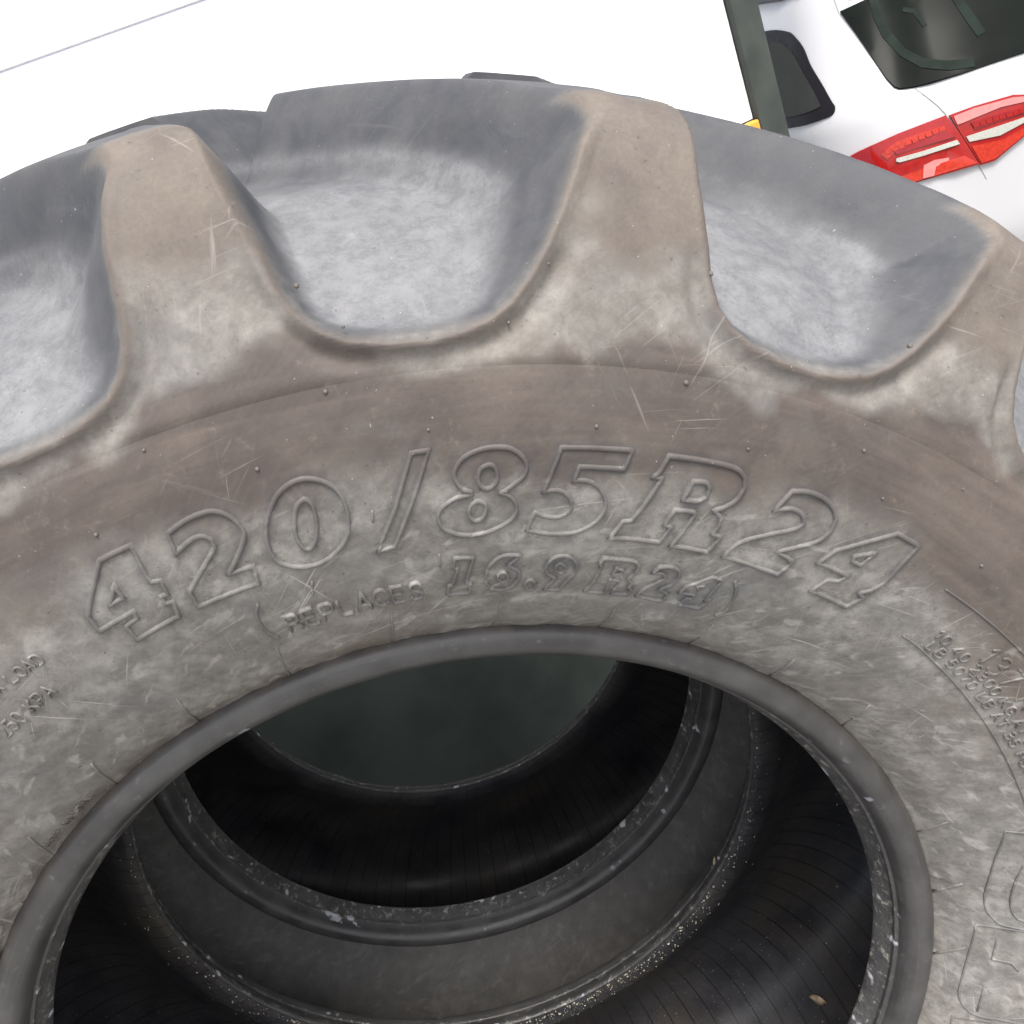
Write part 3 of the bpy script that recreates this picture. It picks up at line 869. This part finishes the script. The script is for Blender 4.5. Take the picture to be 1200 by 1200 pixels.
CAR_DATA = {"quarter_window":[[2.46,1.232],[2.3,1.238],[2.165,1.235],[2.062,1.225],[1.956,1.2],[1.853,1.163],[1.788,1.112],[1.689,1.056],[1.618,1.007],[1.599,0.991],[1.624,0.976],[1.702,0.97],[2.043,0.961],[2.25,0.955],[2.46,0.957]],"quarter_pane":[[2.42,1.2],[2.28,1.205],[2.142,1.2],[2.068,1.19],[1.978,1.15],[1.869,1.094],[1.782,1.05],[1.727,1.013],[1.747,0.998],[2.05,0.99],[2.25,0.985],[2.42,0.985]],"light_outer":[[1.573,0.833],[1.573,0.851],[1.541,0.858],[1.483,0.863],[1.245,0.874],[0.987,0.873],[0.952,0.82],[0.891,0.717],[1.238,0.734],[1.39,0.779],[1.509,0.814]],"light_inner":[[0.971,0.87],[0.862,0.869],[0.692,0.86],[0.634,0.848],[0.666,0.748],[0.823,0.711],[0.885,0.714],[0.936,0.798]],"end":[[1.566,0.836],[1.563,0.849],[1.486,0.861],[1.406,0.867],[1.425,0.842],[1.399,0.81],[1.357,0.776],[1.505,0.818]],"led_o":[[1.361,0.836],[1.274,0.854],[1.126,0.855],[1.02,0.849],[1.01,0.836],[1.116,0.842],[1.258,0.838],[1.332,0.818]],"dark_o":[[1.29,0.835],[1.174,0.842],[1.016,0.838],[0.971,0.811],[1.129,0.82],[1.274,0.823]],"silver_o":[[1.283,0.8134],[1.132,0.8075],[0.968,0.8015],[0.959,0.7884],[1.139,0.7953],[1.267,0.8003],[1.287,0.8055]],"low_o":[[1.316,0.762],[1.152,0.762],[0.949,0.754],[0.897,0.723],[1.235,0.737]],"pink_o":[[1.145,0.77],[1.084,0.773],[1.016,0.764],[1.023,0.752],[1.084,0.755],[1.103,0.733],[1.161,0.737]],"pink_i":[[0.959,0.863],[0.865,0.864],[0.695,0.854],[0.64,0.844],[0.643,0.832],[0.759,0.842],[0.923,0.839],[0.952,0.839]],"dark_i":[[0.897,0.832],[0.775,0.827],[0.672,0.82],[0.669,0.804],[0.772,0.808],[0.885,0.81]],"silver_i":[[0.926,0.8013],[0.798,0.7975],[0.666,0.7945],[0.666,0.7815],[0.782,0.7715],[0.917,0.7847]],"low_i":[[0.91,0.771],[0.772,0.758],[0.672,0.767],[0.669,0.751],[0.82,0.717],[0.881,0.718]],"band":[[1.248,1.224],[1.235,1.168],[1.197,1.113],[1.113,1.054],[1.013,1.006],[0.907,0.975],[0.801,0.96],[0.788,0.982],[0.894,0.997],[0.991,1.025],[1.074,1.065],[1.142,1.119],[1.174,1.168],[1.184,1.221]],"belt":[[0.804,1.14],[0.775,1.085],[0.74,1.025],[0.698,1.031],[0.73,1.091],[0.762,1.144]],"spark":[[0.833,1.045],[0.82,1.044],[0.83,1.023],[0.843,1.026]],"handle":[[1.049,1.154],[0.997,1.14],[0.965,1.098],[0.946,1.101],[0.978,1.147],[1.042,1.165]],"leds":[[[1.3386,0.8431],[1.3061,0.8431],[1.3024,0.8319],[1.3349,0.8319]],[[1.2964,0.8451],[1.2639,0.8451],[1.2602,0.8339],[1.2964,0.8339]],[[1.2573,0.8462],[1.2261,0.8462],[1.2261,0.8349],[1.2536,0.8337]],[[1.2157,0.8458],[1.1869,0.8471],[1.1869,0.8371],[1.2194,0.8371]],[[1.1803,0.847],[1.1491,0.847],[1.1491,0.837],[1.1766,0.837]],[[1.1419,0.8492],[1.1131,0.8468],[1.1131,0.838],[1.1419,0.838]],[[1.1061,0.8491],[1.0786,0.8491],[1.0749,0.8379],[1.1024,0.8379]],[[1.0713,0.8491],[1.0425,0.8491],[1.0388,0.8379],[1.0675,0.8379]],[[1.0355,0.8491],[1.0105,0.8491],[1.0105,0.8379],[1.0355,0.8379]],[[0.8909,0.8272],[0.8659,0.8272],[0.8621,0.8147],[0.8871,0.8159]],[[0.8582,0.8251],[0.8382,0.8251],[0.8332,0.8126],[0.8582,0.8151]],[[0.8331,0.8254],[0.8043,0.8241],[0.8043,0.8116],[0.8293,0.8129]],[[0.8005,0.8244],[0.7755,0.8219],[0.7755,0.8119],[0.8005,0.8119]],[[0.7717,0.8222],[0.7467,0.8209],[0.7429,0.8097],[0.7717,0.8122]],[[0.7431,0.8213],[0.7143,0.8188],[0.7143,0.8088],[0.7393,0.8101]],[[0.7102,0.8191],[0.6902,0.8191],[0.6852,0.8066],[0.7102,0.8091]],[[0.6817,0.8182],[0.6567,0.817],[0.6529,0.8058],[0.6817,0.807]]]}
build_car()

# ------------------------------------------------------------------ the tyres
BK = {"closed":[["four",[[[-3.37,143.2],[-1.41,143.3],[-1.8,122.2],[-1.24,120.7],[-1.44,112.6],[-1.89,112.6],[-1.95,108.0],[-1.51,106.9],[-1.87,97.5],[-5.18,95.5],[-4.96,106.3],[-4.06,107.3],[-3.94,111.6],[-6.46,110.8],[-6.24,121.5]],[[-3.67,128.8],[-3.79,121.2],[-4.73,120.9]]]],["two",[[[0.77,141.7],[2.03,144.2],[3.14,144.6],[3.87,142.9],[4.44,137.9],[4.7,131.5],[4.63,126.9],[4.12,121.4],[3.32,114.5],[2.59,109.4],[4.18,108.8],[3.91,97.7],[-0.4,97.7],[-0.21,108.2],[0.98,115.4],[2.11,122.2],[2.75,126.8],[2.79,130.8],[2.48,133.8],[1.97,134.6],[1.32,133.4],[0.55,130.9]]]],["zero",[[[9.41,145.6],[8.43,145.8],[7.48,142.4],[6.78,136.7],[6.13,129.1],[5.68,118.9],[5.65,109.4],[6.03,103.8],[6.85,99.5],[7.88,98.0],[8.92,99.9],[9.99,105.3],[10.64,112.8],[10.97,124.0],[10.89,133.7],[10.4,140.7]],[[8.73,136.2],[8.25,134.1],[7.88,128.9],[7.58,122.0],[7.49,114.9],[7.75,109.0],[8.24,109.8],[8.73,116.0],[9.01,123.9],[9.1,131.1],[8.99,134.6]]]],["slash",[[[15.39,148.3],[16.37,148.5],[15.11,124.7],[13.41,97.7],[12.22,97.1],[13.91,120.9],[14.64,134.7]]]],["eight",[[[19.8,146.8],[20.88,146.5],[21.54,144.0],[22.0,140.2],[22.16,135.7],[21.99,131.3],[21.49,127.6],[20.93,123.9],[20.63,122.7],[21.18,120.3],[21.6,115.8],[21.67,110.6],[21.33,105.7],[20.53,101.4],[19.52,98.6],[18.43,98.0],[17.48,100.4],[16.77,104.8],[16.52,110.4],[16.66,115.4],[17.15,119.1],[17.76,121.7],[18.73,123.1],[18.73,124.4],[18.19,126.6],[17.83,131.1],[17.75,136.0],[18.13,141.3],[18.81,144.9]],[[19.8,138.2],[19.37,136.6],[19.19,132.8],[19.26,128.3],[19.64,125.5],[20.1,126.8],[20.36,130.6],[20.3,135.0],[20.11,137.6]],[[19.16,118.9],[18.73,117.1],[18.54,113.3],[18.62,109.4],[18.95,106.9],[19.39,108.2],[19.63,112.0],[19.6,116.4]]]],["five",[[[24.21,145.8],[26.35,145.9],[28.54,145.8],[28.31,135.9],[25.45,136.2],[25.24,128.9],[26.15,128.5],[26.92,125.2],[27.51,118.9],[27.67,112.4],[27.43,106.3],[26.76,100.4],[25.86,96.9],[24.5,96.0],[23.41,96.9],[22.52,99.1],[22.94,110.0],[23.62,107.7],[24.45,106.7],[25.07,108.8],[25.38,113.0],[25.16,118.2],[24.67,121.9],[24.1,123.1],[23.38,122.6],[23.76,133.1]]]],["letter_r",[[[30.93,144.9],[33.22,145.0],[35.35,144.2],[36.18,140.7],[36.47,135.3],[36.31,127.9],[35.75,122.4],[35.2,119.6],[35.87,116.2],[36.01,111.2],[35.9,105.5],[36.55,104.4],[36.24,92.7],[33.37,93.5],[33.7,102.9],[33.98,114.9],[33.69,116.6],[32.5,115.8],[32.21,106.5],[32.68,105.3],[32.39,94.2],[28.64,94.7],[29.19,105.5],[29.75,106.3],[30.34,118.2],[30.85,132.8],[30.34,133.4],[30.6,136.3]],[[32.98,133.4],[33.78,134.0],[34.18,131.5],[34.26,126.1],[33.75,123.1],[32.76,122.9],[32.89,129.1]]]],["two",[[[39.66,139.6],[40.64,141.6],[41.77,141.4],[42.87,138.3],[43.55,133.4],[43.78,125.7],[43.42,117.8],[42.47,111.2],[41.26,104.4],[42.83,101.2],[42.48,90.0],[37.64,92.7],[38.19,103.8],[39.76,112.6],[41.26,120.0],[41.64,125.2],[41.16,129.4],[40.29,130.6],[39.2,128.0]]]],["four",[[[45.14,116.6],[48.2,138.6],[50.17,138.0],[50.11,126.0],[50.23,111.6],[49.9,103.4],[49.38,98.8],[49.9,97.1],[49.49,87.0],[45.89,87.9],[46.28,97.7],[47.08,99.9],[47.34,105.3],[44.63,106.1]],[[46.66,117.7],[47.74,123.6],[47.56,113.9],[46.8,114.7]]]],["small_one",[[[17.42,83.7],[18.72,82.5],[18.22,62.7],[18.58,61.2],[18.43,52.9],[16.7,54.4],[16.85,61.7],[17.16,62.0],[17.57,76.0],[17.28,76.2]]]],["small_six",[[[22.23,81.6],[21.44,74.9],[22.31,69.1],[22.41,62.5],[21.99,55.6],[21.07,52.6],[20.2,55.9],[19.74,63.2],[19.85,71.9],[20.35,78.7],[21.08,82.1]],[[21.51,64.5],[21.48,62.2],[21.35,60.7],[21.15,60.2],[20.93,61.2],[20.76,63.0],[20.69,65.2],[20.72,67.4],[20.86,68.8],[21.05,69.3],[21.26,68.6],[21.42,66.9]]]],["small_point",[[[23.85,56.7],[23.85,54.1],[23.74,52.6],[23.54,51.8],[23.33,52.6],[23.14,54.6],[23.04,56.9],[23.05,59.2],[23.17,60.5],[23.36,61.0],[23.57,60.5],[23.75,58.9]]]],["small_nine",[[[24.5,74.7],[24.88,79.2],[25.63,80.7],[26.28,78.7],[26.77,73.8],[26.82,67.4],[26.42,60.5],[25.95,51.3],[24.73,52.1],[25.37,62.2],[24.69,66.2],[24.39,70.5]],[[25.92,71.2],[25.93,69.1],[25.83,67.6],[25.65,66.9],[25.44,67.6],[25.26,69.1],[25.16,71.0],[25.15,73.1],[25.26,74.4],[25.44,74.9],[25.64,74.4],[25.82,73.1]]]],["small_r",[[[28.71,79.4],[31.02,79.4],[31.67,76.0],[31.68,71.0],[31.35,65.2],[31.83,61.0],[31.72,58.2],[32.11,55.6],[32.01,50.3],[30.61,50.3],[30.72,62.7],[29.93,63.2],[29.99,54.9],[30.1,49.8],[28.28,50.8],[28.63,58.2],[28.76,73.3],[28.58,75.1]],[[29.98,73.1],[30.6,71.7],[30.47,67.9],[29.91,67.9]]]],["small_two",[[[33.35,76.9],[34.13,78.5],[34.92,76.7],[35.28,72.2],[35.14,64.5],[34.43,59.2],[35.3,56.2],[35.41,48.6],[32.91,50.1],[33.1,56.9],[33.83,64.5],[34.28,69.8],[33.85,72.6],[33.12,72.2]]]],["small_four",[[[36.4,65.4],[37.83,76.7],[38.78,76.2],[38.74,64.2],[38.79,57.7],[39.03,59.2],[38.92,48.6],[37.03,48.8],[37.11,55.9],[37.64,56.4],[37.51,59.9],[36.24,59.4]],[[37.17,67.9],[37.69,68.8],[37.56,64.5]]]]],"open":[["bracket",[[[39.77,77.8],[40.56,69.8],[41.09,59.4],[41.24,50.1],[40.74,45.8]]]],["bracket",[[[3.09,85.0],[2.55,78.5],[2.34,70.7],[2.34,61.0],[2.74,52.9]]]],["mould_bar",[[[7.22,88.2],[6.81,78.9]]]],["mould_bar",[[[12.48,122.7],[12.35,115.8]]]],["mould_bar",[[[16.32,88.2],[16.33,78.3]]]],["brand_letter",[[[84.59,71.0],[84.3,63.7],[84.08,58.7],[86.18,52.9],[89.04,45.3],[92.21,39.1],[94.27,35.9],[95.99,35.9],[97.11,38.6],[98.01,43.4],[98.34,50.8],[98.53,61.2]],[[88.99,64.0],[90.88,58.2],[92.67,54.4],[94.64,51.8],[96.09,52.3],[97.04,55.1],[97.46,61.2]]]],["brand_letter",[[[98.73,61.2],[98.7,42.7],[98.9,29.2],[104.26,24.3],[109.01,21.9],[110.6,22.3],[111.78,25.3],[112.67,31.6],[112.69,39.8],[112.25,52.6],[111.91,69.1]],[[100.3,42.4],[103.7,39.8],[103.66,52.1],[104.63,56.7]],[[108.03,37.0],[112.09,36.3]]]],["brand_letter",[[[115.88,22.2],[114.36,21.6],[113.57,34.1],[113.0,46.8]]]]],"ticks":[[11.92,45.3,10.96],[2.01,45.1,0.45],[-7.52,41.9,-9.65],[-17.38,37.0,-20.36],[-27.22,31.4,-30.9],[-40.29,8.8,-45.77],[21.35,41.9,20.95],[31.86,34.6,32.09],[61.81,33.7,64.89],[82.4,25.7,85.05],[92.67,22.7,95.42],[102.99,22.3,106.05],[41.51,36.6,42.32],[51.45,32.0,52.86]],"nubs":[[7.14,245.4],[7.43,206.6],[11.48,182.7],[1.76,180.4],[6.86,156.4],[-2.68,154.6],[16.51,158.2],[26.16,156.6],[35.73,155.1],[43.01,170.6],[45.73,152.1],[50.53,174.6],[55.25,146.5],[11.27,230.0],[13.03,209.1],[21.18,203.8],[23.21,230.0],[31.49,232.6],[33.89,203.4],[40.88,199.6],[43.42,226.9],[48.67,249.9],[31.02,181.0],[27.65,290.5],[27.59,249.7],[27.31,209.8]]}
from mathutils.kdtree import KDTree
def lettering_distance(th, s, half):
    """distance from skin points to the nearest moulded letter line (m)"""
    a = np.radians(th) * AR
    res = []
    m = np.where((half == 0) & (s > .035) & (s < .165) & (th > -12) & (th < 56))[0]
    for only_big in (False, True):
        pts = []
        for nm, loops in BK['closed']:
            if only_big and nm.startswith('small'): continue
            for lp in loops:
                q = spline_loop([(math.radians(x) * AR, v / 1000) for x, v in lp], True)
                for p0, p1 in zip(q, np.roll(q, -1, 0)):
                    for f in np.linspace(0, 1, max(2, int(np.hypot(*(p1 - p0)) / .0012)), endpoint=False): pts.append(p0 + (p1 - p0) * f)
        kd = KDTree(len(pts))
        for i, p in enumerate(pts): kd.insert((p[0] * .75, p[1], 0), i)
        kd.balance()
        out = np.full(len(th), 1.0)
        for i in m: out[i] = kd.find((a[i] * .75, s[i], 0))[2]
        res.append(out)
    return res
th_front = np.r_[np.arange(-50, 125, .14), np.arange(125, 310, .75)]
tyre = empty('tractor_tyre', (0, 0, TZ))
tag(tyre, 'worn dusty tractor tyre in front with 420/85R24 moulded on its brown and grey sidewall', 'tyre')
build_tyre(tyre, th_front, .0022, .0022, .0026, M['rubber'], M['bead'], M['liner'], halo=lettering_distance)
rear_tyre = empty('tractor_tyre', (0, .420, TZ), 0)
tag(rear_tyre, 'darker second tractor tyre standing behind, seen through the hole of the front tyre', 'tyre')
build_tyre(rear_tyre, np.arange(0, 360, .6), .005, .006, .006, M['rubber_shaded'], M['bead'], M['liner'])

for nm, loops in BK['closed']:
    small = nm.startswith('small')
    names = {'four': 'raised_digit', 'two': 'raised_digit', 'zero': 'raised_digit', 'eight': 'raised_digit', 'five': 'raised_digit', 'slash': 'raised_stroke', 'letter_r': 'raised_letter',
             'small_r': 'raised_letter', 'small_point': 'raised_point'}
    ridge_part(names.get(nm, 'raised_digit'), loops, True, .0029 if small else .0034, .0017 if small else .0014, M['rubber'], tyre,
               {'four': (5, 5), 'slash': (5, 5), 'small_one': (5, 5), 'small_four': (20, 20), 'zero': (90, 90), 'eight': (65, 90), 'small_point': (90, 90), 'small_six': (40, 90), 'small_nine': (40, 90)}.get(nm, (38, 38)), .45 if small else .34)
for nm, loops in BK['open']:
    if nm == 'brand_letter':
        ridge_part('raised_letter', loops, False, .0018, .0010, M['rubber'], tyre, None, .42)
    elif nm == 'bracket':
        ridge_part('raised_bracket', loops, False, .0030, .0014, M['rubber'], tyre, None, .3)
    else:
        ridge_part('mould_bar', loops, False, .0022, .0012, M['rubber'], tyre, None, .05)
for th0, s0, th1 in BK['ticks']:
    ridge_part('mould_tick', [[(th0, s0), (th1, 1.5)]], False, .0020, .0009, M['rubber'], tyre, None, .0)
ridge_part('mould_ring', [[(a, 125.2 - .035 * max(0, a - 55)) for a in np.arange(54.5, 125, 1.0)]], False, .0016, .0007, M['rubber'], tyre)
ridge_part('mould_ring', [[(a, 88.5 - .62 * max(0, a - 57) + .004 * max(0, a - 57) ** 2) for a in np.arange(55.5, 92, 1.0)]], False, .0016, .0007, M['rubber'], tyre)
text_part('raised_lettering', 'REPLACES', 4.0, .0555, .0138, M['rubber'], tyre, 14.75, .0020, .0031, .36)
text_part('raised_lettering', 'MAX LOAD', -15.6, .1120, .0064, M['rubber'], tyre, -10.5, .0009, .0014, .22)
text_part('raised_lettering', 'AT 250 KPA', -19.2, .0885, .0078, M['rubber'], tyre, -12.0, .0010, .0016, .22, .005)
text_part('raised_lettering', 'MADE IN INDIA', -29.2, .0100, .0062, M['rubber'], tyre, -22.0, .0007, .0012, .15)
text_part('raised_lettering', '137 A8', 61.8, .1035, .0135, M['rubber'], tyre, 71.0, .0009, .0022, .22)
text_part('raised_lettering', '10.40 2300 KG AT 240 KPA', 57.3, .0990, .0062, M['rubber'], tyre, 79.5, .0011, .0017, .34, -.008)
text_part('raised_lettering', 'LB 5070 LB AT 35 PSI', 57.9, .0908, .0062, M['rubber'], tyre, 76.5, .0011, .0017, .34, -.007)

# little rubber pips left by the mould vents
def pip_mesh(r=.0013):
    bm = bmesh.new()
    bmesh.ops.create_uvsphere(bm, u_segments=8, v_segments=5, radius=r)
    for f in bm.faces: f.smooth = True
    me = bpy.data.meshes.new('vent_pip'); bm.to_mesh(me); bm.free()
    return me
pm = pip_mesh()
M['pip'] = simple('pip_rubber', (.115, .102, .094), .7, .2, 200)
pm.materials.append(M['pip'])
for k, (a, s) in enumerate(BK['nubs']):
    o = link('vent_pip', pm, None, tyre)
    p = surf(np.array([a]), np.array([s / 1000]), .0002)[0]
    o.location = p; q = .6 + .45 * random.random(); o.scale = (q, q, q)

# ------------------------------------------------------------------ dried mud and leaves inside the front tyre
def scatter_chips():
    V, F = [], []
    def chip(p, n, r):
        n = Vector(n).normalized(); t = n.orthogonal().normalized(); b = n.cross(t)
        k0 = len(V); m = 5; a0 = random.random() * 6.28
        for k in range(m):
            a = a0 + 6.283 * k / m; q = r * (.6 + .7 * random.random())
            V.append(tuple(Vector(p) + t * math.cos(a) * q + b * math.sin(a) * q))
        V.append(tuple(Vector(p) + n * r * .7))
        F.append(tuple(k0 + k for k in range(m)))
        for k in range(m): F.append((k0 + k, k0 + (k + 1) % m, k0 + m))
    l = catmull(LINER, 12)
    l = np.c_[BW - l[::-1, 0], l[::-1, 1]]       # rear half: centre -> rear bead
    L = np.r_[0, np.cumsum(np.linalg.norm(np.diff(l, axis=0), axis=1))]
    for i in range(1150):
        a = random.gauss(188, 40)
        u = L[-1] - abs(random.gauss(0, .020)) - .003
        if random.random() < .18: u = random.uniform(.05, L[-1])
        y = np.interp(u, L, l[:, 0]); r = np.interp(u, L, l[:, 1])
        p = pos(np.array([a]), np.array([y]), np.array([r - .0006]))[0]
        ta = math.radians(a); dr = -.8; 
        chip(p, (-math.sin(ta) * .7, -.7, -math.cos(ta) * .7), random.choice((.0003, .0004, .0005, .0007, .0010)) * random.uniform(.7, 1.3))
    for i in range(300):                         # line of crumbs stuck along the bead lip
        a = random.gauss(185, 42)
        p = pos(np.array([a]), np.array([BW - .0325 + random.gauss(0, .0012)]), np.array([.3035 + abs(random.gauss(0, .0025))]))[0]
        chip(p, (0, -1, 0), random.choice((.0004, .0006, .0009, .0016)))
    me = mesh_np('dried_mud_crumbs', V, F, smooth=False)
    o = link('dried_mud_crumbs', me, M['chip']); o.location = (0, 0, TZ)
    tag(o, kind='stuff')
scatter_chips()
def leaf(label, th, y, r, size, rot):
    pts = []
    for k in range(9):
        t = k / 8; w = math.sin(math.pi * t ** .8) * .28
        pts += [(-w, t - .5, .10 * math.sin(t * 4)), (0, t - .5, .03 + .06 * math.sin(t * 3)), (w * .9, t - .5, .13 * math.cos(t * 3))]
    V = np.array(pts) * size
    F = []
    for k in range(8):
        for j in (0, 1): F.append((k * 3 + j, k * 3 + j + 1, k * 3 + j + 4, k * 3 + j + 3))
    me = mesh_np('dry_leaf', V, F)
    o = link('dry_leaf', me, M['leaf'])
    sol = o.modifiers.new('thickness', 'SOLIDIFY'); sol.thickness = .0006
    p = pos(np.array([th]), np.array([y]), np.array([r]))[0]
    o.location = (p[0], p[1], p[2] + TZ); o.rotation_euler = (R(rot[0]), R(rot[1]), R(rot[2]))
    tag(o, label, 'leaf')
leaf('small tan leaf scrap caught on the crumb line inside the front tyre', 135.2, .284, .306, .010, (80, 30, 20))
leaf('curled brown leaf on the ribbed inner wall of the front tyre', 150.3, .278, .545, .022, (20, -70, 30))
